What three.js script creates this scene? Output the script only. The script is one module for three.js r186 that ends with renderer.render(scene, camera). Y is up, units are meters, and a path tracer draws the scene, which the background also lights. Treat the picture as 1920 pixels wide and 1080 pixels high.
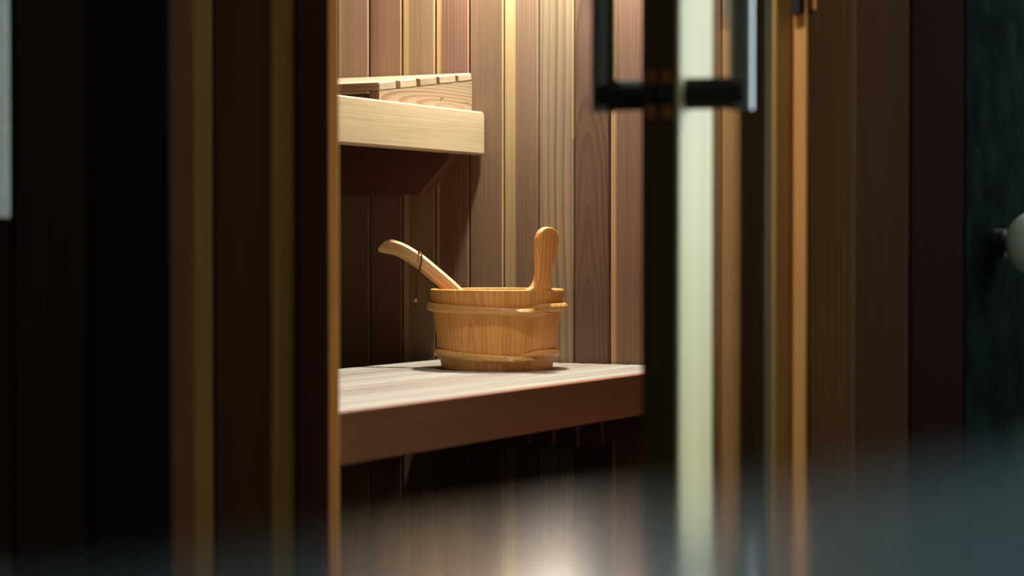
import * as THREE from 'three';
import { RoundedBoxGeometry } from 'three/addons/geometries/RoundedBoxGeometry.js';
import { mergeGeometries, toCreasedNormals } from 'three/addons/utils/BufferGeometryUtils.js';
import { RectAreaLightUniformsLib } from 'three/addons/lights/RectAreaLightUniformsLib.js';

// ------------------------------------------------------------------ camera, light, exposure
const scene = new THREE.Scene();
scene.background = new THREE.Color(0x000000);
const renderer = new THREE.WebGLRenderer({ antialias: true });
renderer.toneMapping = THREE.LinearToneMapping;
renderer.toneMappingExposure = 1.0;
renderer.shadowMap.enabled = true;
RectAreaLightUniformsLib.init();

const EYE = 0.68;                                   // lens height above the floor
const YAW = THREE.MathUtils.degToRad(27.1);
const camera = new THREE.PerspectiveCamera(14.934, 16 / 9, 0.02, 40);
camera.position.set(2.3927, EYE, 4.012);
camera.rotation.set(-THREE.MathUtils.degToRad(1.029), YAW, 0, 'YXZ');
camera.focus = 4.22;
camera.userData.fStop = 2.7;

// daylight from the room's window (its glazing and frame are built further down)
const WINDOW = { x0: 1.72, x1: 3.1, y0: 0.6, y1: 2.2, z: -0.1 };
const daylight = new THREE.RectAreaLight(new THREE.Color(0.86, 0.97, 1.0), 4.4, WINDOW.x1 - WINDOW.x0, WINDOW.y1 - WINDOW.y0);
daylight.position.set((WINDOW.x0 + WINDOW.x1) / 2, (WINDOW.y0 + WINDOW.y1) / 2, WINDOW.z + 0.06);
daylight.rotation.y = Math.PI;                      // shines into the room, towards +z
scene.add(daylight);

const LAMP = { x: 0.49, y: 1.62, z: 0.115, color: new THREE.Color(1.0, 0.93, 0.81), cd: 7.8 };
const SPOT = { x: 0.95, y: TOPY(), z: 1.2, color: new THREE.Color(1.0, 0.97, 0.93), cd: 10.8 };
function TOPY() { return 2.1; }

// ------------------------------------------------------------------ helpers
function rng(seed) { let s = seed >>> 0; return () => { s = (s + 0x6D2B79F5) >>> 0; let t = s; t = Math.imul(t ^ (t >>> 15), t | 1); t ^= t + Math.imul(t ^ (t >>> 7), t | 61); return ((t ^ (t >>> 14)) >>> 0) / 4294967296; }; }
const hash2 = (x, y, s) => { let h = Math.imul(x, 374761393) ^ Math.imul(y, 668265263) ^ Math.imul(s, 2246822519); h = Math.imul(h ^ (h >>> 13), 1274126177); return ((h ^ (h >>> 16)) >>> 0) / 4294967296; };
function noise2(x, y, s) {
  const xi = Math.floor(x), yi = Math.floor(y), fx = x - xi, fy = y - yi, u = fx * fx * (3 - 2 * fx), v = fy * fy * (3 - 2 * fy);
  const a = hash2(xi, yi, s), b = hash2(xi + 1, yi, s), c = hash2(xi, yi + 1, s), d = hash2(xi + 1, yi + 1, s);
  return (a + (b - a) * u) * (1 - v) + (c + (d - c) * u) * v;
}
const sm = (a, b, x) => { const t = Math.min(1, Math.max(0, (x - a) / (b - a))); return t * t * (3 - 2 * t); };
const taken = new Map();
function numbered(n) { const k = taken.get(n) ?? 0; taken.set(n, k + 1); return k ? `${n}_${String(k).padStart(3, '0')}` : n; }
function shade(m) { m.castShadow = true; m.receiveShadow = true; return m; }
function part(name, geo, mat, parent) { const m = shade(new THREE.Mesh(geo, mat)); m.name = name; parent.add(m); return m; }
function thing(name, label, category, pos = [0, 0, 0], turn = 0, group) {
  const o = new THREE.Group(); o.name = numbered(name); o.position.set(...pos); o.rotation.y = turn;
  o.userData = { label, category }; if (group) o.userData.group = group; scene.add(o); return o;
}
function struct(name, label, pos = [0, 0, 0], turn = 0) {
  const o = new THREE.Group(); o.name = name; o.position.set(...pos); o.rotation.y = turn;
  o.userData = { label, category: name.split('_')[0] === 'room' ? 'wall' : name.split('_')[0], kind: 'structure' }; scene.add(o); return o;
}

// wood: growth rings cut by a plank, fibres, and where asked a band of pale sapwood
function wood(o) {
  const { w = 256, h = 1024, W = 0.08, L = 2.1, base, late, ring = 0.004, uc = -0.3, d = 0.05, slope = 0, wob = 0.004, sap, sap2, fiber = 0.1, blotch = 0.1, lateAmt = 0.6, seed = 1, specks = [], tone = 0.73 } = o;
  const data = new Uint8Array(w * h * 4);
  for (let j = 0; j < h; j++) {
    const v = (j + 0.5) / h * L;
    const wv = wob * (noise2(v * 2.3, 1.5, seed) + 0.5 * noise2(v * 7, 4.5, seed) - 0.75), wv2 = wob * 0.5 * (noise2(v * 3.1, 9.5, seed) - 0.5);
    const dd = d + slope * (v - L / 2) + 3 * wv;
    for (let i = 0; i < w; i++) {
      const u = (i + 0.5) / w * W, uu = u - uc + wv2 + wv;
      const r = Math.sqrt(uu * uu + dd * dd);
      const ph = r / ring + 0.35 * noise2(u * 60, v * 4, seed + 3);
      const k = Math.floor(ph), f = ph - k;
      let l = sm(0.35, 0.93, f) * (1 - sm(0.95, 1, f)) * lateAmt * (0.45 + 0.75 * hash2(k, 7, seed));
      const fib = (noise2(u * 2600, v * 16, seed + 5) - 0.5) * fiber + (noise2(u * 900, v * 5, seed + 6) - 0.5) * fiber;
      const bl = 1 + (noise2(u * 26, v * 1.7, seed + 8) - 0.5) * blotch + (noise2(u * 8 + 3, v * 4.1, seed + 9) - 0.5) * blotch;
      let c0 = base[0] + (late[0] - base[0]) * l, c1 = base[1] + (late[1] - base[1]) * l, c2 = base[2] + (late[2] - base[2]) * l;
      for (const s of [sap, sap2]) if (s) {
        const e = s.at + (s.taper ?? 0) * (v / L - 0.5) + 0.02 * (noise2(v * 3, 2.5, seed + 11) - 0.5);
        const q = s.left === false ? sm(e - (s.soft ?? 0.03), e + (s.soft ?? 0.03), u / W) : 1 - sm(e - (s.soft ?? 0.03), e + (s.soft ?? 0.03), u / W);
        if (v < (s.to ?? 9) && v > (s.from ?? -1)) { const m = q * (1 - 0.3 * l); c0 += (s.c[0] - c0) * m; c1 += (s.c[1] - c1) * m; c2 += (s.c[2] - c2) * m; }
      }
      let g = (1 + fib) * bl * tone;
      for (const [su, sv, a, b] of specks) { const q = ((u - su) / a) ** 2 + ((v - sv) / b) ** 2; if (q < 1) g *= 0.35 + 0.65 * q; }
      const p = (j * w + i) * 4;
      data[p] = Math.max(0, Math.min(255, c0 * g)); data[p + 1] = Math.max(0, Math.min(255, c1 * g)); data[p + 2] = Math.max(0, Math.min(255, c2 * g)); data[p + 3] = 255;
    }
  }
  const t = new THREE.DataTexture(data, w, h, THREE.RGBAFormat);
  t.colorSpace = THREE.SRGBColorSpace; t.magFilter = THREE.LinearFilter; t.minFilter = THREE.LinearMipmapLinearFilter; t.generateMipmaps = true;
  t.wrapS = t.wrapT = THREE.MirroredRepeatWrapping; t.needsUpdate = true;
  return t;
}
const woodMat = (o, rough = 0.62, spec = 1) => new THREE.MeshPhysicalMaterial({ map: wood(o), roughness: rough, specularIntensity: spec });

// geometry: a board standing along +y, its face at z = 0 looking to +z, the face's long edges eased; u across, v along
function board(w, t, L, b = 0.0015) {
  const pr = [[-w / 2, -t], [w / 2, -t], [w / 2, -b], [w / 2 - b, 0], [-w / 2 + b, 0], [-w / 2, -b]];
  return extrudeY(pr, L, (x, y) => [x / w + 0.5, y / L]);
}
function extrudeY(pr, L, uv) {
  const P = [], U = [], N = pr.length;
  const q = (a, y) => { P.push(a[0], y, a[1]); U.push(...uv(a[0], y, a[1])); };
  for (let i = 0; i < N; i++) { const a = pr[i], b = pr[(i + 1) % N]; q(a, 0); q(b, L); q(a, L); q(a, 0); q(b, 0); q(b, L); }
  for (let i = 1; i < N - 1; i++) { q(pr[0], L); q(pr[i + 1], L); q(pr[i], L); q(pr[0], 0); q(pr[i], 0); q(pr[i + 1], 0); }
  // orient outward: profile is counter-clockwise seen from +y with z down the page, so flip
  const g = new THREE.BufferGeometry();
  for (let i = 0; i < P.length; i += 9) for (let c = 0; c < 3; c++) { const s = P[i + 3 + c]; P[i + 3 + c] = P[i + 6 + c]; P[i + 6 + c] = s; }
  for (let i = 0; i < U.length; i += 6) for (let c = 0; c < 2; c++) { const s = U[i + 2 + c]; U[i + 2 + c] = U[i + 4 + c]; U[i + 4 + c] = s; }
  g.setAttribute('position', new THREE.Float32BufferAttribute(P, 3)); g.setAttribute('uv', new THREE.Float32BufferAttribute(U, 2)); g.computeVertexNormals();
  // outward check on the largest face
  return outward(g);
}
function outward(g) {
  const p = g.attributes.position, a = new THREE.Vector3(), b = new THREE.Vector3(), c = new THREE.Vector3(); let vol = 0;
  for (let i = 0; i < p.count; i += 3) { a.fromBufferAttribute(p, i); b.fromBufferAttribute(p, i + 1); c.fromBufferAttribute(p, i + 2); vol += a.dot(b.cross(c)); }
  if (vol < 0) {
    for (const n of ['position', 'uv']) { const t = g.attributes[n], k = t.itemSize; for (let i = 0; i < t.count; i += 3) for (let c2 = 0; c2 < k; c2++) { const s = t.array[(i + 1) * k + c2]; t.array[(i + 1) * k + c2] = t.array[(i + 2) * k + c2]; t.array[(i + 2) * k + c2] = s; } }
    g.computeVertexNormals();
  }
  return g;
}
// uv in metres of a texture W across by L along, grain along one axis
function grain(g0, axis, offU = 0, offV = 0, W = 0.2, L = 1.6) {
  const g = g0.index ? g0.toNonIndexed() : g0, p = g.attributes.position, uv = new Float32Array(p.count * 2), ax = 'xyz'.indexOf(axis), n = new THREE.Vector3(), a = new THREE.Vector3(), b = new THREE.Vector3(), c = new THREE.Vector3();
  for (let i = 0; i < p.count; i += 3) {
    a.fromBufferAttribute(p, i); b.fromBufferAttribute(p, i + 1); c.fromBufferAttribute(p, i + 2);
    n.copy(b).sub(a).cross(c.clone().sub(a)); const m = [Math.abs(n.x), Math.abs(n.y), Math.abs(n.z)]; const k = m.indexOf(Math.max(...m));
    const other = [0, 1, 2].filter((q) => q !== ax && q !== k);
    for (let j = 0; j < 3; j++) {
      const P = [a, b, c][j].toArray();
      if (k === ax) { uv[(i + j) * 2] = P[other[0]] / W + offU; uv[(i + j) * 2 + 1] = P[other[1]] / W * 0.5 + offV; } else { uv[(i + j) * 2] = P[other[0]] / W + offU; uv[(i + j) * 2 + 1] = P[ax] / L + offV; }
    }
  }
  g.setAttribute('uv', new THREE.BufferAttribute(uv, 2)); return g;
}
const rbox = (x0, x1, y0, y1, z0, z1, r = 0.003, seg = 2) => { const g = new RoundedBoxGeometry(x1 - x0, y1 - y0, z1 - z0, seg, r); g.translate((x0 + x1) / 2, (y0 + y1) / 2, (z0 + z1) / 2); return g; };
const box = (x0, x1, y0, y1, z0, z1) => { const g = new THREE.BoxGeometry(x1 - x0, y1 - y0, z1 - z0); g.translate((x0 + x1) / 2, (y0 + y1) / 2, (z0 + z1) / 2); return g; };
// tube along points with a chosen cross-section: pts Vector3[], sec(i, n) -> list of [a, b] offsets; a along 'up' b along 'side'
function sweep(pts, side, sec, closedEnds = true) {
  let arc = 0; const P = [], U = [], arcs = pts.map((p, i) => (arc += i ? p.distanceTo(pts[i - 1]) : 0)), rings = pts.map((p, i) => {
    const t = pts[Math.min(i + 1, pts.length - 1)].clone().sub(pts[Math.max(i - 1, 0)]).normalize();
    const s = (typeof side === 'function' ? side(i) : side).clone(); s.addScaledVector(t, -s.dot(t)).normalize(); const u = s.clone().cross(t).normalize();
    return sec(i).map(([a, b]) => p.clone().addScaledVector(u, a).addScaledVector(s, b));
  });
  const tri = (a, b, c) => { for (const v of [a, b, c]) P.push(v.x, v.y, v.z); };
  for (let i = 0; i < rings.length - 1; i++) { const A = rings[i], B = rings[i + 1], n = A.length; for (let j = 0; j < n; j++) { const k = (j + 1) % n; tri(A[j], B[j], B[k]); tri(A[j], B[k], A[k]); U.push(j / n, arcs[i], j / n, arcs[i + 1], (j + 1) / n, arcs[i + 1], j / n, arcs[i], (j + 1) / n, arcs[i + 1], (j + 1) / n, arcs[i]); } }
  if (closedEnds) for (const [r, f] of [[rings[0], 1], [rings[rings.length - 1], -1]]) for (let j = 1; j < r.length - 1; j++) { f > 0 ? tri(r[0], r[j], r[j + 1]) : tri(r[0], r[j + 1], r[j]); U.push(0, 0, 0.1, 0, 0.1, 0.02); }
  const g = new THREE.BufferGeometry(); g.setAttribute('position', new THREE.Float32BufferAttribute(P, 3)); g.setAttribute('uv', new THREE.Float32BufferAttribute(U, 2)); g.computeVertexNormals();
  return outward(g);
}
const smoothed = (g, deg = 40) => { const q = toCreasedNormals(g, THREE.MathUtils.degToRad(deg)); return q; };

// ------------------------------------------------------------------ materials
const SAP = [250, 210, 142], SAPB = [250, 218, 158];
const R = rng(41);
// one board picture each for the nine boards one sees best, three more for the rest
const cedarBy = {
  '-1': { base: [196, 158, 122], late: [150, 109, 79], ring: 0.006, lateAmt: 0.5, sap: { at: 0.13, c: [214, 184, 134] }, seed: 11 },
  0: { base: [172, 131, 101], late: [140, 98, 74], ring: 0.0035, lateAmt: 0.4, blotch: 0.22, seed: 12 },
  1: { base: [204, 173, 132], late: [166, 124, 89], ring: 0.0042, lateAmt: 0.55, sap: { at: 0.2, c: SAP, soft: 0.025 }, seed: 13 },
  2: { base: [180, 138, 110], late: [142, 98, 79], ring: 0.008, lateAmt: 0.55, sap: { at: 0.15, taper: 0.22, c: SAP, soft: 0.03 }, seed: 14 },
  3: { base: [184, 149, 115], late: [168, 131, 101], ring: 0.0022, lateAmt: 0.5, sap2: { at: 0.97, left: false, c: SAP, soft: 0.01 }, seed: 15 },
  4: { base: [186, 153, 122], late: [156, 118, 94], ring: 0.007, lateAmt: 0.35, sap: { at: 0.34, c: SAPB, soft: 0.02 }, seed: 16 },
  5: { base: [204, 182, 146], late: [158, 115, 86], ring: 0.016, lateAmt: 0.6, blotch: 0.16, sap2: { at: 0.95, left: false, c: SAPB, soft: 0.02, from: 0.9 }, wob: 0.008, seed: 17 },
  6: { base: [150, 114, 92], late: [112, 78, 62], ring: 0.0085, lateAmt: 0.6, uc: 0.03, d: 0.05, slope: 0.055, wob: 0.01, seed: 18 },
  7: { base: [176, 135, 108], late: [138, 95, 74], ring: 0.003, lateAmt: 0.6, sap: { at: 0.17, c: SAP, soft: 0.05 }, seed: 19 },
  9: { base: [150, 118, 94], late: [120, 89, 70], ring: 0.003, lateAmt: 0.5, seed: 20 },
  10: { base: [172, 144, 106], late: [176, 144, 106], ring: 0.003, lateAmt: 0.5, sap2: { at: 0.55, left: false, c: [160, 124, 98], soft: 0.05 }, seed: 21 },
};
const cedar = {}; for (const k in cedarBy) cedar[k] = woodMat(cedarBy[k]);
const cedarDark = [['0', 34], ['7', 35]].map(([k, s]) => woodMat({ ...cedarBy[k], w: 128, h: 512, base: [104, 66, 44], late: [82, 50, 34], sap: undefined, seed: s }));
const cedarRest = [['0', 31], ['3', 32], ['7', 33]].map(([k, s]) => woodMat({ ...cedarBy[k], w: 128, h: 512, seed: s }));
const tile = { W: 0.2, L: 1.6, h: 1024 };
const paleBench = woodMat({ ...tile, base: [238, 220, 180], late: [216, 188, 138], ring: 0.0032, lateAmt: 0.55, uc: -0.25, d: 0.03, wob: 0.004, seed: 51, tone: 0.8 }, 0.55);
const slatWood = [[228, 228, 214, 52], [216, 206, 192, 53], [234, 236, 222, 54], [208, 194, 178, 55]].map(([r, g, b, s]) => woodMat({ ...tile, w: 128, h: 512, base: [r, g, b], tone: 0.725, late: [r * 0.9, g * 0.86, b * 0.82], ring: 0.006, lateAmt: 0.3, seed: s }, 0.5));
const redBench = woodMat({ ...tile, base: [200, 128, 86], late: [150, 86, 54], ring: 0.0045, lateAmt: 0.55, uc: -0.2, d: 0.06, wob: 0.006, seed: 56 }, 0.6);
const bearerWood = woodMat({ ...tile, w: 128, h: 512, base: [158, 106, 74], late: [122, 76, 52], ring: 0.005, seed: 57 }, 0.65);
const liningWood = woodMat({ ...tile, w: 128, h: 512, base: [86, 56, 38], late: [64, 40, 27], ring: 0.005, seed: 66 }, 0.7);
const headWood = woodMat({ W: 0.2, L: 0.5, w: 512, h: 512, base: [232, 208, 170], late: [204, 160, 112], ring: 0.0068, lateAmt: 0.95, uc: 0.09, d: 0.012, slope: 0.09, wob: 0.006, fiber: 0.06, seed: 58, tone: 0.64,
  specks: [[0.105, 0.185, 0.0016, 0.010], [0.101, 0.19, 0.0013, 0.005], [0.102, 0.1, 0.0014, 0.0035], [0.102, 0.078, 0.0012, 0.014]] }, 0.55);
const headSlats = [[238, 222, 186, 59], [240, 220, 184, 60], [234, 206, 166, 61]].map(([r, g, b, s]) => woodMat({ ...tile, w: 128, h: 512, base: [r, g, b], late: [r * 0.88, g * 0.8, b * 0.7], ring: 0.006, lateAmt: 0.5, tone: 0.68, seed: s }, 0.5));
const pine = woodMat({ W: 0.24, L: 0.3, w: 512, h: 512, base: [232, 166, 86], late: [188, 114, 52], ring: 0.0095, lateAmt: 0.42, uc: 0.1, d: 0.02, slope: 0.12, wob: 0.012, fiber: 0.07, seed: 62, tone: 0.95 }, 0.5);
const pineHandle = woodMat({ W: 0.24, L: 0.3, w: 512, h: 512, base: [236, 170, 94], late: [190, 114, 56], ring: 0.010, lateAmt: 0.6, uc: 0.13, d: 0.01, slope: 0.22, wob: 0.012, fiber: 0.07, seed: 63, tone: 1.06 }, 0.45);
const cane = woodMat({ W: 0.1, L: 0.3, w: 128, h: 256, base: [228, 172, 98], late: [206, 144, 76], ring: 0.003, fiber: 0.08, seed: 64, tone: 0.95 }, 0.4);
const ladleWood = woodMat({ W: 0.1, L: 0.4, w: 128, h: 512, base: [236, 196, 136], late: [218, 170, 108], ring: 0.012, fiber: 0.06, seed: 65, tone: 0.95 }, 0.5);
const leather = new THREE.MeshStandardMaterial({ color: 0x6b3318, roughness: 0.7 });
const beadWood = new THREE.MeshStandardMaterial({ color: 0xd9964a, roughness: 0.45 });
// outside of the sauna: boards stained dark, some with a paler band
const stain = (b, l, s, sap) => woodMat({ w: 128, h: 512, base: b, late: l, ring: 0.004, seed: s, sap2: sap, tone: 1 }, 0.7, 0.15);
const outPlain = stain([70, 46, 28], [54, 34, 20], 71);
const outBrown = stain([104, 70, 42], [82, 52, 30], 72);
const outBand = stain([84, 54, 33], [68, 42, 26], 73, { at: 0.71, left: false, c: [162, 124, 62], soft: 0.03 });
const outBandNarrow = stain([148, 100, 60], [126, 84, 50], 74, { at: 0.68, left: false, c: [180, 140, 80], soft: 0.04 });
const outDark = stain([46, 24, 16], [34, 17, 11], 75);
const jambWood = woodMat({ ...tile, w: 128, h: 512, base: [236, 178, 100], late: [204, 146, 80], ring: 0.004, seed: 76, tone: 1 }, 0.6);
const outDarkest = stain([48, 34, 24], [38, 26, 18], 80);
const stopWood = woodMat({ ...tile, w: 128, h: 512, base: [186, 154, 88], late: [160, 128, 70], ring: 0.004, seed: 87, tone: 1 }, 0.6);
const outRed = stain([72, 38, 28], [58, 29, 21], 86);
const blackWood = stain([30, 20, 12], [22, 15, 9], 77);
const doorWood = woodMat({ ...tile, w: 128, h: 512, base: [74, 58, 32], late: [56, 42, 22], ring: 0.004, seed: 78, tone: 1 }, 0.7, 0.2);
const litStile = woodMat({ ...tile, w: 128, h: 512, base: [216, 206, 156], late: [200, 188, 138], ring: 0.004, seed: 85, tone: 1 }, 0.55);  // light on the latch stile put into a pale wood colour
const steel = new THREE.MeshStandardMaterial({ color: 0x666a6a, metalness: 1, roughness: 0.27 });
const darkMetal = new THREE.MeshStandardMaterial({ color: 0x1c1915, metalness: 0.1, roughness: 0.8 });
const brass = new THREE.MeshStandardMaterial({ color: 0x8a5518, metalness: 0.85, roughness: 0.5 });
const glass = new THREE.MeshPhysicalMaterial({ color: 0xffffff, transmission: 1, thickness: 0, roughness: 0.0, ior: 1.5 });
const plaster = new THREE.MeshStandardMaterial({ color: 0xbdbeb4, roughness: 0.9 });
const insulation = new THREE.MeshStandardMaterial({ color: 0x1c120b, roughness: 0.95 });
function speckle(w, h, c, a, s, scale = 1) {
  const data = new Uint8Array(w * h * 4);
  for (let j = 0; j < h; j++) for (let i = 0; i < w; i++) { const g = 1 + a * (noise2(i * 0.05 * scale, j * 0.05 * scale, s) + 0.6 * noise2(i * 0.17 * scale, j * 0.17 * scale, s + 1) + 0.3 * noise2(i * 0.6, j * 0.6, s + 2) - 0.95), p = (j * w + i) * 4; for (let k = 0; k < 3; k++) data[p + k] = Math.max(0, Math.min(255, c[k] * g)); data[p + 3] = 255; }
  const t = new THREE.DataTexture(data, w, h); t.colorSpace = THREE.SRGBColorSpace; t.magFilter = THREE.LinearFilter; t.wrapS = t.wrapT = THREE.MirroredRepeatWrapping; t.needsUpdate = true; return t;
}
const stone = new THREE.MeshPhysicalMaterial({ map: speckle(512, 512, [12, 18, 16], 0.55, 81), roughness: 1, specularIntensity: 0 });
const floorMat = new THREE.MeshStandardMaterial({ map: speckle(512, 512, [34, 32, 30], 0.4, 82), roughness: 0.6 });
const towelMat = new THREE.MeshStandardMaterial({ map: speckle(256, 256, [240, 248, 244], 0.1, 83, 4), roughness: 0.95 });
const frosted = new THREE.MeshPhysicalMaterial({ color: 0xe6ece4, roughness: 0.35 });

// ------------------------------------------------------------------ the sauna's shell
const PITCH = 0.08, TOP = 2.1;
// back wall: upright boards, face at z = 0
{
  const w = struct('wall_back', 'upright red cedar boards with pale sapwood bands at the far end of the sauna');
  part('wall_core', box(-0.42, 1.512, 0, 2.2, -0.1, -0.017), insulation, w);
  const g = board(PITCH - 0.0028, 0.0165, TOP, 0.0026);
  for (let k = -4; k < 18; k++) { const m = part('plank', g, cedar[k] ?? cedarRest[(k + 12) % 3], w); m.position.set((k + 0.5) * PITCH, 0, 0); }
}
{
  const w = struct('wall_left', 'cedar boards behind the upper sauna bench');
  part('wall_core', box(-0.42, -0.337, 0, 2.2, -0.017, 1.95), insulation, w);
  const g = board(PITCH - 0.0016, 0.0165, TOP, 0.0022);
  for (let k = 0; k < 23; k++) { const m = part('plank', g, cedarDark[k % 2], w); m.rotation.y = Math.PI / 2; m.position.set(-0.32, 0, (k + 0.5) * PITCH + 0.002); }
}
{
  const w = struct('wall_right', 'cedar lined side wall of the sauna with dark stone outside');
  part('wall_core', box(1.435, 1.497, 0, 2.2, -0.017, 0.835), insulation, w);
  const s = box(1.497, 1.512, 0, 2.2, -0.1, 0.8213); part('stone_cladding', grain(s, 'y', 0, 0, 1.3, 1.3), stone, w);
  const g = board(PITCH - 0.0016, 0.0165, TOP, 0.0022);
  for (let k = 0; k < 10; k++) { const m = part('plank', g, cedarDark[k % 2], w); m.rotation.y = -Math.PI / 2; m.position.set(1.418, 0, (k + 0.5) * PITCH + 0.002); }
}
{
  const w = struct('wall_end', 'short cedar end wall of the sauna beside the bench ends');
  part('wall_core', box(-0.42, 0.42, 0, 2.2, 1.865, 1.95), insulation, w);
  part('lining', grain(box(-0.337, 0.42, 0, TOP, 1.848, 1.865), 'y'), liningWood, w);
}
// front wall, set across the corner; its own frame: x along the wall to the right, z outwards to the camera
const FRONT = [0.8398, 0, 1.4929], DIAG = Math.PI / 4;
{
  const w = struct('wall_front', 'dark stained boards on the outside of the sauna around the doorway', FRONT, DIAG);
  part('wall_core', box(-0.66, -0.03, 0, 2.2, -0.085, -0.017), insulation, w);
  part('wall_core', box(0.705, 0.94, 0, 2.2, -0.085, -0.017), insulation, w);
  part('wall_core', box(-0.03, 0.705, 2.02, 2.2, -0.085, -0.017), insulation, w);
  part('lining', grain(box(-0.58, -0.03, 0, TOP, -0.1, -0.085), 'y'), liningWood, w);
  part('lining', grain(box(0.705, 0.86, 0, TOP, -0.1, -0.085), 'y', 0.3), liningWood, w);
  const put = (t0, t1, mat, z = 0) => { const m = part('plank', board(t1 - t0 - 0.002, 0.0165, 2.2, 0.003), mat, w); m.position.set((t0 + t1) / 2, 0, z); };
  put(-0.167, -0.056, outBand); put(-0.247, -0.167, outBandNarrow); put(-0.33, -0.247, outPlain); put(-0.41, -0.33, outPlain); put(-0.49, -0.41, outDark); put(-0.57, -0.49, outPlain); put(-0.646, -0.57, outDark);
  put(0.767, 0.8585, outBrown2()); put(0.8585, 0.95, outDark);
  const head = part('plank', board(0.72, 0.0165, 0.16, 0.003), outPlain, w); head.position.set(0.34, 2.04, 0);
}
function outBrown2() { return stain([88, 60, 36], [66, 42, 24], 79); }
{
  const c = struct('trim_1', 'plain timber casing and door stop along the left side of the doorway', FRONT, DIAG);
  part('casing', grain(rbox(-0.056, -0.0117, 0, 2.06, -0.017, 0.006, 0.003), 'y'), outRed, c);
  part('jamb', grain(box(-0.03, -0.0117, 0, 2.02, -0.1, -0.017), 'y', 0.2), jambWood, c);
  part('door_stop', grain(rbox(-0.0117, 0.0145, 0, 2.02, -0.1, -0.045, 0.004), 'y', 0.4), jambWood, c);
  const d = struct('trim_2', 'orange brown timber jamb and casing along the right side of the doorway', FRONT, DIAG);
  part('casing', grain(rbox(0.692, 0.767, 0, 2.06, -0.017, 0.008, 0.004), 'y', 0.1), outBrown, d);
  part('jamb', grain(rbox(0.69, 0.705, 0, 2.02, -0.1, 0.002, 0.002), 'y', 0.5), jambWood, d);
  part('door_stop', grain(rbox(0.664, 0.69, 0, 2.02, -0.1, -0.045, 0.004), 'y', 0.7), stopWood, d);
  const h = part('hinge', box(0.682, 0.69, EYE + 0.338, EYE + 0.44, -0.035, -0.004), darkMetal, d);
  const kn = new THREE.CylinderGeometry(0.007, 0.007, 0.1, 20); kn.translate(0.694, EYE + 0.392, 0.009); part('knuckle', kn, brass, h);
  const e = struct('trim_3', 'timber head of the doorway', FRONT, DIAG);
  part('jamb', grain(box(-0.03, 0.705, 2.02, 2.035, -0.1, 0.002), 'x'), jambWood, e);
  part('casing', grain(rbox(-0.056, 0.767, 2.035, 2.09, 0.0, 0.008, 0.003), 'x'), outDark, e);
}
{
  const w = struct('wall_partition', 'almost black boarded partition left of the doorway', FRONT, DIAG);
  for (const [a, b] of [[-0.349, -0.244], [-0.441, -0.349], [-0.55, -0.441], [-0.66, -0.55]]) { const m = part('plank', board(b - a - 0.002, 0.04, 2.3, 0.004), a > -0.4 ? blackWood : outDarkest, w); m.position.set((a + b) / 2, 0, 0.15); }
  part('wall_core', box(-0.66, -0.25, 0, 2.3, 0.0, 0.11), insulation, w);
}
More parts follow.
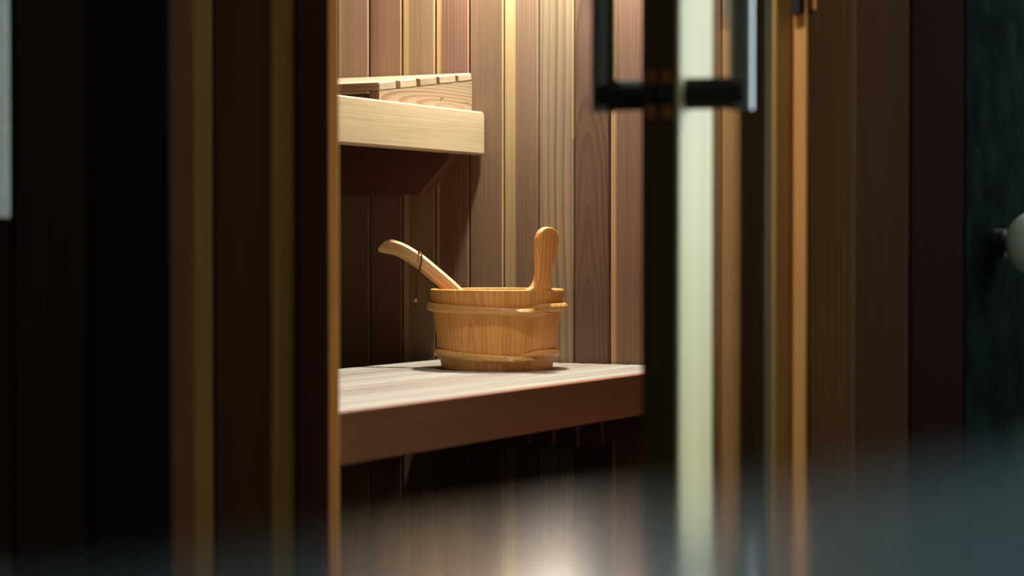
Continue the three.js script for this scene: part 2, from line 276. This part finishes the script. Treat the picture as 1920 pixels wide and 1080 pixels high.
// floor, ceilings, room
{
  const f = struct('floor', 'dark stone floor of the room and the sauna'); part('floor_slab', grain(box(-0.5, 3.3, -0.1, 0, -0.2, 5.0), 'z', 0, 0, 0.8, 0.8), floorMat, f);
  const c = struct('ceiling', 'cedar ceiling of the sauna');
  const s = new THREE.Shape([[-0.42, 0.1], [1.512, 0.1], [1.512, -0.8213], [0.383, -1.95], [-0.42, -1.95]].map(([x, y]) => new THREE.Vector2(x, y)));
  const g = new THREE.ExtrudeGeometry(s, { depth: 0.06, bevelEnabled: false }); g.rotateX(-Math.PI / 2); g.translate(0, 2.2, 0);
  part('ceiling_panel', grain(g, 'z'), liningWood, c);
  const lin = new THREE.ExtrudeGeometry(new THREE.Shape([[-0.335, 0.0], [1.43, 0.0], [1.43, -0.72], [0.35, -1.8], [0.3, -1.85], [-0.335, -1.85]].map(([x, y]) => new THREE.Vector2(x, y))), { depth: 0.03, bevelEnabled: false }); lin.rotateX(-Math.PI / 2); lin.translate(0, TOP, 0);
  part('ceiling_lining', grain(lin, 'z', 0.4), liningWood, c);
  const rc = struct('room_ceiling', 'plain ceiling of the room outside the sauna'); part('ceiling_slab', box(-0.5, 3.3, 2.6, 2.7, -0.2, 5.0), plaster, rc);
  const rl = struct('room_wall_left', 'plain grey wall of the room'); part('wall_slab', box(-0.5, -0.42, 0, 2.6, -0.2, 5.0), plaster, rl);
  const rr = struct('room_wall_right', 'plain grey wall of the room to the right'); part('wall_slab', box(3.2, 3.3, 0, 2.6, -0.2, 5.0), plaster, rr);
  const rn = struct('room_wall_near', 'plain grey wall of the room behind the camera'); part('wall_slab', box(-0.42, 3.2, 0, 2.6, 4.9, 5.0), plaster, rn);
  const rb = struct('room_wall_back', 'plain grey wall of the room around the window'); const W = WINDOW;
  part('wall_slab', box(1.512, W.x0, 0, 2.6, -0.2, -0.1), plaster, rb); part('wall_slab', box(W.x1, 3.2, 0, 2.6, -0.2, -0.1), plaster, rb);
  part('wall_slab', box(W.x0, W.x1, 0, W.y0, -0.2, -0.1), plaster, rb); part('wall_slab', box(W.x0, W.x1, W.y1, 2.6, -0.2, -0.1), plaster, rb); part('wall_slab', box(-0.5, 1.512, 2.26, 2.6, -0.2, -0.1), plaster, rb);
  part('wall_slab', box(-0.5, 1.512, 0, 2.26, -0.2, -0.1), plaster, rb);
  const wi = struct('window_1', 'bright frosted window beside the sauna');
  part('pane', box(W.x0, W.x1, W.y0, W.y1, -0.16, -0.15), new THREE.MeshStandardMaterial({ color: 0xe8f0f2, roughness: 0.6, emissive: new THREE.Color(0.86, 0.97, 1.0), emissiveIntensity: 4 }), wi);
  const fr = new THREE.MeshStandardMaterial({ color: 0xd8d8d4, roughness: 0.5 });
  for (const a of [[W.x0, W.x0 + 0.05, W.y0, W.y1], [W.x1 - 0.05, W.x1, W.y0, W.y1], [W.x0, W.x1, W.y0, W.y0 + 0.05], [W.x0, W.x1, W.y1 - 0.05, W.y1]]) part('window_frame', rbox(...a, -0.15, -0.105, 0.004), fr, wi);
}

// ------------------------------------------------------------------ benches
const LOW = EYE - 0.2313, HIGH = EYE + 0.281;
const endAt = (x) => Math.min(1.835, 1.4222 + (0.769 - x) - 0.02);
{
  const b = thing('sauna_bench', 'lower sauna bench with pale slats and a red brown front board, carrying the bucket', 'bench', [0, 0, 0], 0, 'slatted sauna benches');
  let x = 0.1686, i = 0;
  while (x < 0.70) { const x1 = x + 0.0456, z1 = endAt(x1); const m = part('slat', grain(rbox(x, x1, LOW - 0.021, LOW, 0.006 + (i % 3) * 0.001, z1, 0.0035), 'z', i * 0.37, i * 0.23), slatWood[[0, 1, 3, 0, 1, 2, 1, 3, 1, 0, 1, 2][i % 12]], b); m.name = 'slat'; x += 0.0486; i++; }
  part('slat', grain(rbox(x, 0.7425, LOW - 0.021, LOW, 0.006, endAt(0.7425), 0.0035), 'z', 0.9, 0.4), slatWood[2], b);
  part('front_board', grain(rbox(0.7435, 0.764, LOW - 0.0765, LOW, 0.004, endAt(0.764), 0.0025, 2), 'z', 0.1, 0.1), redBench, b);
  const bear = (z, x0, x1, cut) => { const s = new THREE.Shape([[x0, 0], [x1 - cut, 0], [x1, cut], [x1, 0.146], [x0, 0.146]].map(([p, q]) => new THREE.Vector2(p, q))); const g = new THREE.ExtrudeGeometry(s, { depth: 0.036, bevelEnabled: true, bevelSize: 0.002, bevelThickness: 0.002, bevelSegments: 1 }); g.translate(0, LOW - 0.167, z); return grain(g, 'x', z); };
  part('bearer', bear(0.003, 0.16, 0.70, 0.146), bearerWood, b); part('bearer', bear(1.38, 0.16, 0.742, 0.02), bearerWood, b);
}
{
  const b = thing('sauna_bench', 'upper sauna bench with a pale front board, above the bucket', 'bench', [0, 0, 0], 0, 'slatted sauna benches');
  let i = 0;
  for (let x = -0.31; x < 0.215; x += 0.0486) { part('slat', grain(rbox(x, x + 0.0406, HIGH - 0.021, HIGH, 0.006, endAt(x + 0.04), 0.0035), 'z', i * 0.31, i * 0.17), bearerWood, b); i++; }
  const s = new THREE.Shape(), r = 0.011, L = 1.75, H = 0.0886; // face of the board: z runs along its length
  s.moveTo(0, 0); s.lineTo(L, 0); s.lineTo(L, H); s.lineTo(r, H); s.absarc(r, H - r, r, Math.PI / 2, Math.PI, false); s.lineTo(0, 0);
  const g = new THREE.ExtrudeGeometry(s, { depth: 0.02, bevelEnabled: true, bevelSize: 0.004, bevelOffset: -0.004, bevelThickness: 0.004, bevelSegments: 3, curveSegments: 8 });
  g.rotateY(-Math.PI / 2); g.translate(0.2795 - 0.004, HIGH - H, 0.005);
  part('front_board', grain(g, 'z', 0.2, 0.3), paleBench, b);
  const bear = (z, x1, cut) => { const q = new THREE.Shape([[-0.31, 0], [x1 - cut, 0], [x1, cut], [x1, 0.146], [-0.31, 0.146]].map(([p, v]) => new THREE.Vector2(p, v))); const e = new THREE.ExtrudeGeometry(q, { depth: 0.036, bevelEnabled: true, bevelSize: 0.002, bevelThickness: 0.002, bevelSegments: 1 }); e.translate(0, HIGH - 0.167, z); return grain(e, 'x', z); };
  part('bearer', bear(0.003, 0.245, 0.10), bearerWood, b); part('bearer', bear(0.85, 0.245, 0.06), bearerWood, b); part('bearer', bear(1.70, 0.245, 0.06), bearerWood, b);
  part('support_rail', grain(rbox(0.205, 0.243, HIGH - 0.085, HIGH - 0.021, 0.05, 1.75, 0.003), 'z', 0.5), bearerWood, b);
}
// ------------------------------------------------------------------ head rest: a low wedge of slats leaning up to the back wall
{
  const h = thing('head_rest', 'pale wedge-shaped slatted head rest standing on the upper bench', 'head rest', [0, HIGH, 0]);
  const zs = [[0.3823, 0.3173], [0.3024, 0.2362], [0.2229, 0.1549], [0.1437, 0.0755], [0.0629, 0.006]];
  const y0 = 0.0199, y1 = 0.0645, slope = (y1 - y0) / 0.376, yUnder = (z) => y0 + (0.3823 - z) * slope, X1 = 0.25, X0 = -0.22;
  for (const x of [X1 - 0.022, X0]) {
    const s = new THREE.Shape([[0.006, 0], [0.3823, 0], [0.3823, y0], [0.006, y1]].map(([p, q]) => new THREE.Vector2(p, q)));
    const g = new THREE.ExtrudeGeometry(s, { depth: 0.022, bevelEnabled: false }); g.rotateY(-Math.PI / 2); g.translate(x + 0.022, 0, 0);
    part('side_board', grain(g, 'z', 0.42, 0.1, 0.2, 0.5), headWood, h);
  }
  zs.forEach(([b, a], i) => {
    const g = new RoundedBoxGeometry(X1 - X0, 0.0168, (b - a) / Math.cos(Math.atan(slope)), 3, i === 4 ? 0.004 : 0.003); const gg = grain(g, 'x', i * 0.29, i * 0.4);
    const m = part('slat', gg, headSlats[i % 3], h); m.rotation.x = Math.atan(slope); const zc = (a + b) / 2; m.position.set((X0 + X1) / 2, yUnder(zc) + 0.0084 * Math.cos(Math.atan(slope)) + 0.0003, zc);
  });
  part('cross_bar', grain(rbox(X0 + 0.022, X1 - 0.022, 0.004, 0.0165, 0.345, 0.377, 0.002), 'x'), bearerWood, h);
}
// ------------------------------------------------------------------ bucket
const BUCKET = [0.4385, LOW, 0.2565];
{
  const b = thing('sauna_bucket', 'round pine stave bucket with one tall tongue handle and cane hoops', 'bucket', BUCKET, YAW);
  const H = 0.154, R0 = 0.1065, R1 = 0.1305, T = 0.013, N = 16, A = THREE.MathUtils.degToRad(43);
  const rad = (y) => R0 + (R1 - R0) * y / H;
  const half = Math.PI / N - 0.002;
  function stave(off) {
    const S = 6, rows = [0, 0.02, 0.05, 0.085, 0.12, 0.1488, 0.1525, H], out = [], inn = [];
    for (const y of rows) { const o = [], n = []; for (let i = 0; i <= S; i++) { const a = -half + 2 * half * i / S; const ro = rad(y) - ((i === 0 || i === S) ? 0.0006 : 0) - (y === H ? 0.0048 : y === 0.1525 ? 0.0018 : 0); o.push(new THREE.Vector3(Math.sin(a) * ro, y, Math.cos(a) * ro)); const ri = rad(y) - T + (y === H ? 0.002 : 0); n.push(new THREE.Vector3(Math.sin(a) * ri, y - (y === H ? 0 : 0), Math.cos(a) * ri)); } out.push(o); inn.push(n); }
    const P = []; const q = (a, c, d, e) => { for (const v of [a, c, d, a, d, e]) P.push(v.x, v.y, v.z); };
    for (let j = 0; j < rows.length - 1; j++) {
      for (let i = 0; i < S; i++) { q(out[j][i], out[j][i + 1], out[j + 1][i + 1], out[j + 1][i]); q(inn[j][i + 1], inn[j][i], inn[j + 1][i], inn[j + 1][i + 1]); }
      q(inn[j][0], out[j][0], out[j + 1][0], inn[j + 1][0]); q(out[j][S], inn[j][S], inn[j + 1][S], out[j + 1][S]);
    }
    const t = rows.length - 1; for (let i = 0; i < S; i++) { q(out[t][i], out[t][i + 1], inn[t][i + 1], inn[t][i]); q(inn[0][i], inn[0][i + 1], out[0][i + 1], out[0][i]); }
    const g = new THREE.BufferGeometry(); g.setAttribute('position', new THREE.Float32BufferAttribute(P, 3)); g.setAttribute('uv', new THREE.Float32BufferAttribute(new Float32Array(P.length / 3 * 2), 2)); g.computeVertexNormals();
    return smoothed(grain(outward(g), 'y', off, 0.05, 0.24, 0.3), 30);
  }
  const kinds = [stave(0.0), stave(0.23), stave(0.41), stave(0.6), stave(0.83)];
  for (let k = 0; k < N; k++) { const m = part('stave', kinds[(k * 2 + (k % 3)) % 5], pine, b); m.rotation.y = A + k * 2 * Math.PI / N; }
  const base = new THREE.CylinderGeometry(rad(0.02) - T + 0.003, rad(0.008) - T + 0.003, 0.012, 48); base.translate(0, 0.014, 0); part('base', grain(base, 'x', 0.3, 0, 0.24, 0.3), pine, b);
  // tongue: grows out of the stave at the front right
  const s = new THREE.Shape(); const w0 = 0.034, hh = 0.119;
  s.moveTo(-w0, -0.012); s.lineTo(-w0, 0.0); s.bezierCurveTo(-0.024, 0.0015, -0.0185, 0.010, -0.0172, 0.027); s.bezierCurveTo(-0.0165, 0.044, -0.0245, 0.062, -0.0268, 0.084); s.bezierCurveTo(-0.0288, 0.108, -0.018, hh, 0.0, hh);
  s.bezierCurveTo(0.018, hh, 0.0288, 0.108, 0.0268, 0.084); s.bezierCurveTo(0.0245, 0.062, 0.0165, 0.044, 0.0175, 0.026); s.bezierCurveTo(0.0185, 0.008, 0.0225, 0.0005, w0, 0.0); s.lineTo(w0, -0.012); s.lineTo(-w0, -0.012);
  const e = new THREE.ExtrudeGeometry(s, { depth: 0.0075, bevelEnabled: true, bevelSize: 0.0035, bevelOffset: -0.0035, bevelThickness: 0.003, bevelSegments: 4, curveSegments: 14 });
  e.translate(0, 0, -0.0105); { const q = e.attributes.position; for (let i = 0; i < q.count; i++) { const x = q.getX(i), k = 1 - sm(0.004, 0.03, q.getY(i)); q.setZ(i, q.getZ(i) - k * (R1 - Math.sqrt(R1 * R1 - x * x))); } } e.rotateX(Math.atan((R1 - R0) / H)); e.translate(0, H - 0.001, R1 - 0.0012);
  const tg = part('handle', smoothed(grain(e, 'y', 0.22, 0.4, 0.24, 0.3), 35), pineHandle, b); tg.rotation.y = A;
  // hoops of split cane whose ends cross at the front right
  function hoop(yc, thick, a0, a1, drop) {
    const n = 150, pts = [], secs = [], from = THREE.MathUtils.degToRad(a0), to = THREE.MathUtils.degToRad(a1 + 360);
    for (let i = 0; i <= n; i++) {
      const f = i / n, a = from + (to - from) * f, deg = THREE.MathUtils.radToDeg(a);
      const y = yc - drop * 0.22 * (1 - sm(a0, a0 + 30, deg)) - drop * sm(275, 360 + a1, deg);
      const tp = Math.min(1, Math.max(0.18, Math.min(sm(-0.2, 1, (deg - a0) / 24), sm(-0.15, 1, (360 + a1 - deg) / 22))));
      const over = 0.0048 * sm(360 + a0 - 16, 360 + a0 + 4, deg);
      const rr = rad(y) + 0.0042 * tp + over; pts.push(new THREE.Vector3(Math.sin(a) * rr, y, Math.cos(a) * rr));
      const q = []; for (let k = 0; k < 14; k++) { const th = k / 14 * Math.PI * 2, c = Math.cos(th), sn = Math.sin(th); q.push([Math.sign(c) * Math.abs(c) ** 0.8 * thick * tp, sn * 0.0064 * (0.35 + 0.65 * tp)]); } secs.push(q);
    }
    const side = (i) => new THREE.Vector3(pts[i].x, 0, pts[i].z).normalize();
    const g = sweep(pts, side, (i) => secs[i]);
    const uv = g.attributes.uv, p = g.attributes.position; for (let i = 0; i < p.count; i++) uv.setXY(i, p.getY(i) / 0.1, Math.atan2(p.getX(i), p.getZ(i)) * 0.35);
    return smoothed(g, 60);
  }
  part('hoop', hoop(0.1196, 0.0082, 22, 51, 0.0098), cane, b);
  part('hoop', hoop(0.0318, 0.0077, 20, 43, 0.0108), cane, b);
}
// ------------------------------------------------------------------ ladle leaning in the bucket
{
  const l = thing('sauna_ladle', 'pale wooden ladle leaning out of the bucket with a leather thong', 'ladle', BUCKET, YAW);
  const key = [[-0.2265, 0.2365], [-0.197, 0.2315], [-0.160, 0.2120], [-0.123, 0.1830], [-0.088, 0.1535], [-0.052, 0.1185], [-0.010, 0.078]].map(([x, y]) => new THREE.Vector3(x, y, 0.36 * x));
  const curve = new THREE.CatmullRomCurve3(key, false, 'centripetal'), pts = curve.getPoints(40);
  const sec = (i) => { const f = i / 40, t = 0.0142 * (i < 4 ? 0.8 + 0.05 * i : 1) * (1 - 0.12 * Math.max(0, f - 0.5)), d = 0.0125, c = 0.0042; return [[t, -d + c], [t, d - c], [t - c, d], [-t + 1.7 * c, d], [-t, d - 1.6 * c], [-t, -d + 1.6 * c], [-t + 1.7 * c, -d], [t - c, -d]]; };
  const g = sweep(pts, new THREE.Vector3(0, 0, 1), sec, true); // slanting cut at the tip
  const p = g.attributes.position; for (let i = 0; i < p.count; i++) if (p.getX(i) < -0.213) { const k = (p.getY(i) - 0.2365) / 0.012; p.setX(i, p.getX(i) + (k > 0 ? 0.012 * k : 0.004 * k)); }
  g.computeVertexNormals();
  { const q = g.attributes.uv; for (let i = 0; i < q.count; i++) q.setXY(i, q.getX(i) * 0.8, q.getY(i) / 0.4); }
  part('handle', smoothed(g, 24), ladleWood, l);
  const prof = []; for (let i = 0; i <= 12; i++) { const a = i / 12 * Math.PI * 0.5; prof.push(new THREE.Vector2(Math.sin(a) * 0.046, -Math.cos(a) * 0.046)); } for (let i = 12; i >= 0; i--) { const a = i / 12 * Math.PI * 0.5; prof.push(new THREE.Vector2(Math.sin(a) * 0.038, -Math.cos(a) * 0.038 + 0.0001)); }
  const bowl = new THREE.LatheGeometry(prof, 36); bowl.rotateZ(-0.25); bowl.translate(0.032, 0.078, 0); part('bowl', grain(bowl, 'x', 0.5, 0.2, 0.1, 0.4), ladleWood, l);
  const th = new THREE.CatmullRomCurve3([[-0.1585, 0.2115, -0.054], [-0.1545, 0.2235, -0.05], [-0.1475, 0.2210, -0.0385], [-0.1470, 0.2090, -0.0365], [-0.1495, 0.1950, -0.0365], [-0.1540, 0.1700, -0.037], [-0.1580, 0.1430, -0.038], [-0.1585, 0.1335, -0.038]].map((v) => new THREE.Vector3(...v)));
  const thong = part('thong', new THREE.TubeGeometry(th, 60, 0.0017, 8), leather, l);
  const bd = new THREE.SphereGeometry(0.0042, 18, 14); bd.scale(0.85, 1.1, 0.85); bd.translate(-0.1584, 0.1298, -0.038); part('bead', bd, beadWood, thong);
  const tails = [[-0.1584, 0.126, -0.038], [-0.1610, 0.1225, -0.036]], tl2 = [[-0.1584, 0.126, -0.038], [-0.1578, 0.1205, -0.038], [-0.1582, 0.1150, -0.038]];
  part('thong_end', new THREE.TubeGeometry(new THREE.CatmullRomCurve3(tl2.map((v) => new THREE.Vector3(...v))), 12, 0.0013, 6), leather, thong);
  part('thong_end', new THREE.TubeGeometry(new THREE.CatmullRomCurve3(tails.map((v) => new THREE.Vector3(...v))), 8, 0.0013, 6), leather, thong);
}
// ------------------------------------------------------------------ lamps inside the sauna (above the picture)
function lamp(L, label, onWall) {
  const o = thing('sauna_lamp', label, 'lamp', [L.x, L.y, onWall ? 0 : L.z]);
  const at = onWall ? [0, 0, L.z] : [0, 0, 0];
  if (onWall) { const c = new THREE.CylinderGeometry(0.05, 0.05, 0.03, 32); c.rotateX(Math.PI / 2); c.translate(0, 0, 0.0155); part('base', c, darkMetal, o); const n = new THREE.CylinderGeometry(0.022, 0.022, L.z - 0.07, 24); n.rotateX(Math.PI / 2); n.translate(0, 0, (L.z - 0.045 + 0.03) / 2); part('neck', n, darkMetal, o); } else { const c = new THREE.CylinderGeometry(0.05, 0.05, TOP - L.y - 0.036, 32); c.translate(0, (TOP - L.y + 0.036) / 2, 0); part('base', c, darkMetal, o); }
  const g = new THREE.SphereGeometry(0.045, 32, 20); g.translate(...at);
  part('globe', g, new THREE.MeshStandardMaterial({ color: 0xfff0d8, roughness: 0.4, emissive: L.color, emissiveIntensity: 3 }), o);
  const p = new THREE.PointLight(L.color, L.cd, 0, 2); p.position.set(...at); p.castShadow = true; p.shadow.radius = 2.1; o.add(p);
}
lamp(LAMP, 'glowing globe lamp high on the cedar back wall', true);
{
  const o = thing('ceiling_downlight', 'round downlight set in the sauna ceiling over the lower bench', 'lamp', [SPOT.x, SPOT.y, SPOT.z]);
  const ring = new THREE.LatheGeometry([[0.08, 0], [0.098, 0], [0.1, -0.003], [0.096, -0.008], [0.082, -0.008], [0.08, 0]].map(([a, b]) => new THREE.Vector2(a, b)), 40); part('trim_ring', ring, darkMetal, o);
  const lens = new THREE.CylinderGeometry(0.08, 0.08, 0.004, 48); lens.translate(0, -0.002, 0); part('lens', lens, new THREE.MeshStandardMaterial({ color: 0xfff4e0, roughness: 0.4, emissive: SPOT.color, emissiveIntensity: 4 }), o);
  const p = new THREE.SpotLight(SPOT.color, SPOT.cd, 0, THREE.MathUtils.degToRad(41), 0.38, 2); p.position.set(0, -0.012, 0); p.target.position.set(0, -1, 0); p.castShadow = true; p.shadow.radius = 4; o.add(p); o.add(p.target);
}
// ------------------------------------------------------------------ door: glazed, standing open towards the camera
{
  const PH = THREE.MathUtils.degToRad(55.1), e = [Math.SQRT1_2, -Math.SQRT1_2], n = [Math.SQRT1_2, Math.SQRT1_2];
  const dir = [-Math.cos(PH) * e[0] + Math.sin(PH) * n[0], -Math.cos(PH) * e[1] + Math.sin(PH) * n[1]];
  const d = struct('door_1', 'open glazed sauna door with dark frame, added pale strip painting the light on its latch stile and steel pull bars', [FRONT[0] + 0.638 * e[0], 0, FRONT[2] + 0.638 * e[1]], Math.atan2(-dir[1], dir[0]));
  const L = 0.62, T = 0.042, y0 = 0.012, y1 = 2.0, ws = 0.187, wh = 0.055;
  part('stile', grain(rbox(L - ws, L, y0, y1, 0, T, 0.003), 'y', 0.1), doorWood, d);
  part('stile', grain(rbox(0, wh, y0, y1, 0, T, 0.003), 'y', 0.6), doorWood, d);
  part('lit_stile_strip', grain(rbox(L - ws + 0.003, L - 0.001, y0 + 0.01, y1 - 0.01, -0.004, 0.001, 0.0018), 'y', 0.3), litStile, d);  // added strip; its pale colour stands in for light on the latch stile
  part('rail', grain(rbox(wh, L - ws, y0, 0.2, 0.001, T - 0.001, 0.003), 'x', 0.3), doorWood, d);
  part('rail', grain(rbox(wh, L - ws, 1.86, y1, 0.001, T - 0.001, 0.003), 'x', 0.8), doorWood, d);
  part('pane', box(wh, L - ws, 0.2, 1.86, 0.018, 0.024), glass, d);
  const hy = EYE + 0.182, hx = L - 0.04, top = 1.28;
  for (const [z, face] of [[-0.068, 0], [T + 0.056, T]]) {
    const bar = new THREE.CylinderGeometry(0.0145, 0.0145, top - hy + 0.04, 32); bar.translate(hx, (top + hy) / 2, z);
    const h = part('pull_handle', bar, steel, d);
    for (const yy of [hy, top - 0.02]) { const c = new THREE.CylinderGeometry(0.0185, 0.0185, Math.abs(z - face) + 0.012, 28); c.rotateX(Math.PI / 2); c.translate(hx, yy, (z + face) / 2); part('standoff', c, darkMetal, h); }
  }
  const pl = part('latch_plate', rbox(L - 0.001, L + 0.0015, hy - 0.033, hy + 0.03, 0.004, T - 0.004, 0.0006), darkMetal, d);
  for (const [yy, h] of [[hy + 0.017, 0.016], [hy - 0.024, 0.017]]) for (const z of [0.012, 0.03]) part('roller', rbox(L + 0.0005, L + 0.004, yy - h / 2, yy + h / 2, z - 0.0065, z + 0.0065, 0.0015), brass, pl);
  const ball = new THREE.SphereGeometry(0.008, 20, 14); ball.translate(L + 0.001, hy - 0.004, T / 2); part('latch_ball', ball, new THREE.MeshStandardMaterial({ color: 0x1d2a33, metalness: 0.8, roughness: 0.3 }), pl);
}
// ------------------------------------------------------------------ things outside
{
  const t = thing('hanging_towel', 'pale grey towel hanging at the left edge of the picture', 'towel', FRONT, DIAG);
  const P = [], nx = 24; const prof = []; // a folded towel seen from above: gently waved sheet of some thickness
  for (let i = 0; i <= nx; i++) { const f = i / nx; prof.push([-0.75 + 0.3 * f, 0.196 + 0.006 * Math.sin(f * 9) + 0.003 * Math.sin(f * 23)]); }
  const ring = [...prof.map(([x, z]) => [x, z + 0.01]), [-0.4475, 0.199], [-0.4475, 0.192], ...prof.slice().reverse().map(([x, z]) => [x, z - 0.01])];
  const g = extrudeY(ring, 0.62, (x, y) => [x * 4, y * 4]); g.translate(0, EYE + 0.037, 0); part('cloth', smoothed(g, 50), towelMat, t);
  const hk = new THREE.CylinderGeometry(0.006, 0.006, 0.34, 16); hk.rotateZ(Math.PI / 2); hk.translate(-0.6, EYE + 0.66, 0.196); part('rail', hk, steel, t);
  for (const x of [-0.74, -0.46]) { const c = new THREE.CylinderGeometry(0.005, 0.005, 0.05, 12); c.rotateX(Math.PI / 2); c.translate(x, EYE + 0.66, 0.174); part('bracket', c, steel, t); }
}
{
  const o = thing('globe_lamp', 'unlit round frosted globe lamp at the right edge of the picture', 'lamp', [1.512, EYE + 0.008, 0.656]);
  const pl = new THREE.CylinderGeometry(0.022, 0.022, 0.015, 32); pl.rotateZ(Math.PI / 2); pl.translate(0.008, 0, 0); part('base', pl, darkMetal, o);
  const ar = new THREE.CylinderGeometry(0.012, 0.012, 0.01, 20); ar.rotateZ(Math.PI / 2); ar.translate(0.018, 0, 0); part('arm', ar, darkMetal, o);
  const g = new THREE.SphereGeometry(0.051, 40, 28); g.translate(0.068, 0, 0); part('globe', g, frosted, o);
}
{
  // table right under the lens; its far corner edge runs slantwise across the bottom of the view
  const r = [Math.cos(YAW), -Math.sin(YAW)], v = [-Math.sin(YAW), -Math.cos(YAW)];
  const ex = 0.53, ez = 0.848; // edge direction, right and away
  const E = [r[0] * ex + v[0] * ez, r[1] * ex + v[1] * ez]; // along the edge
  const ang = Math.atan2(-E[1], E[0]);
  const o = thing('side_table', 'blue grey polished table top close to the lens, mirroring the doorway', 'table', [camera.position.x + v[0] * 0.40, EYE - 0.0537, camera.position.z + v[1] * 0.40], ang);
  const mat = new THREE.MeshPhysicalMaterial({ color: 0x86a2b0, roughness: 0.11, ior: 1.38 });
  const top = new THREE.Group(); top.name = 'top';
  // body on the camera's side of the edge (local +z), level but for a slight fall away from the camera
  const g = rbox(-0.55, 0.75, -0.025, 0, 0, 0.6, 0.004, 3);
  const m = part('table_top', g, mat, o);
  const vl = new THREE.Vector3(v[0], 0, v[1]).applyAxisAngle(new THREE.Vector3(0, 1, 0), -ang);
  m.quaternion.setFromAxisAngle(new THREE.Vector3(vl.z, 0, -vl.x).normalize(), -0.0190 * -1);
  for (const [x, z] of [[-0.5, 0.05], [0.7, 0.05], [-0.5, 0.55], [0.7, 0.55]]) { const c = new THREE.CylinderGeometry(0.016, 0.013, EYE - 0.05 - 0.02, 20); c.translate(x, -(EYE - 0.05) / 2 - 0.01, z); part('leg', c, darkMetal, o); }
}
renderer.render(scene, camera);
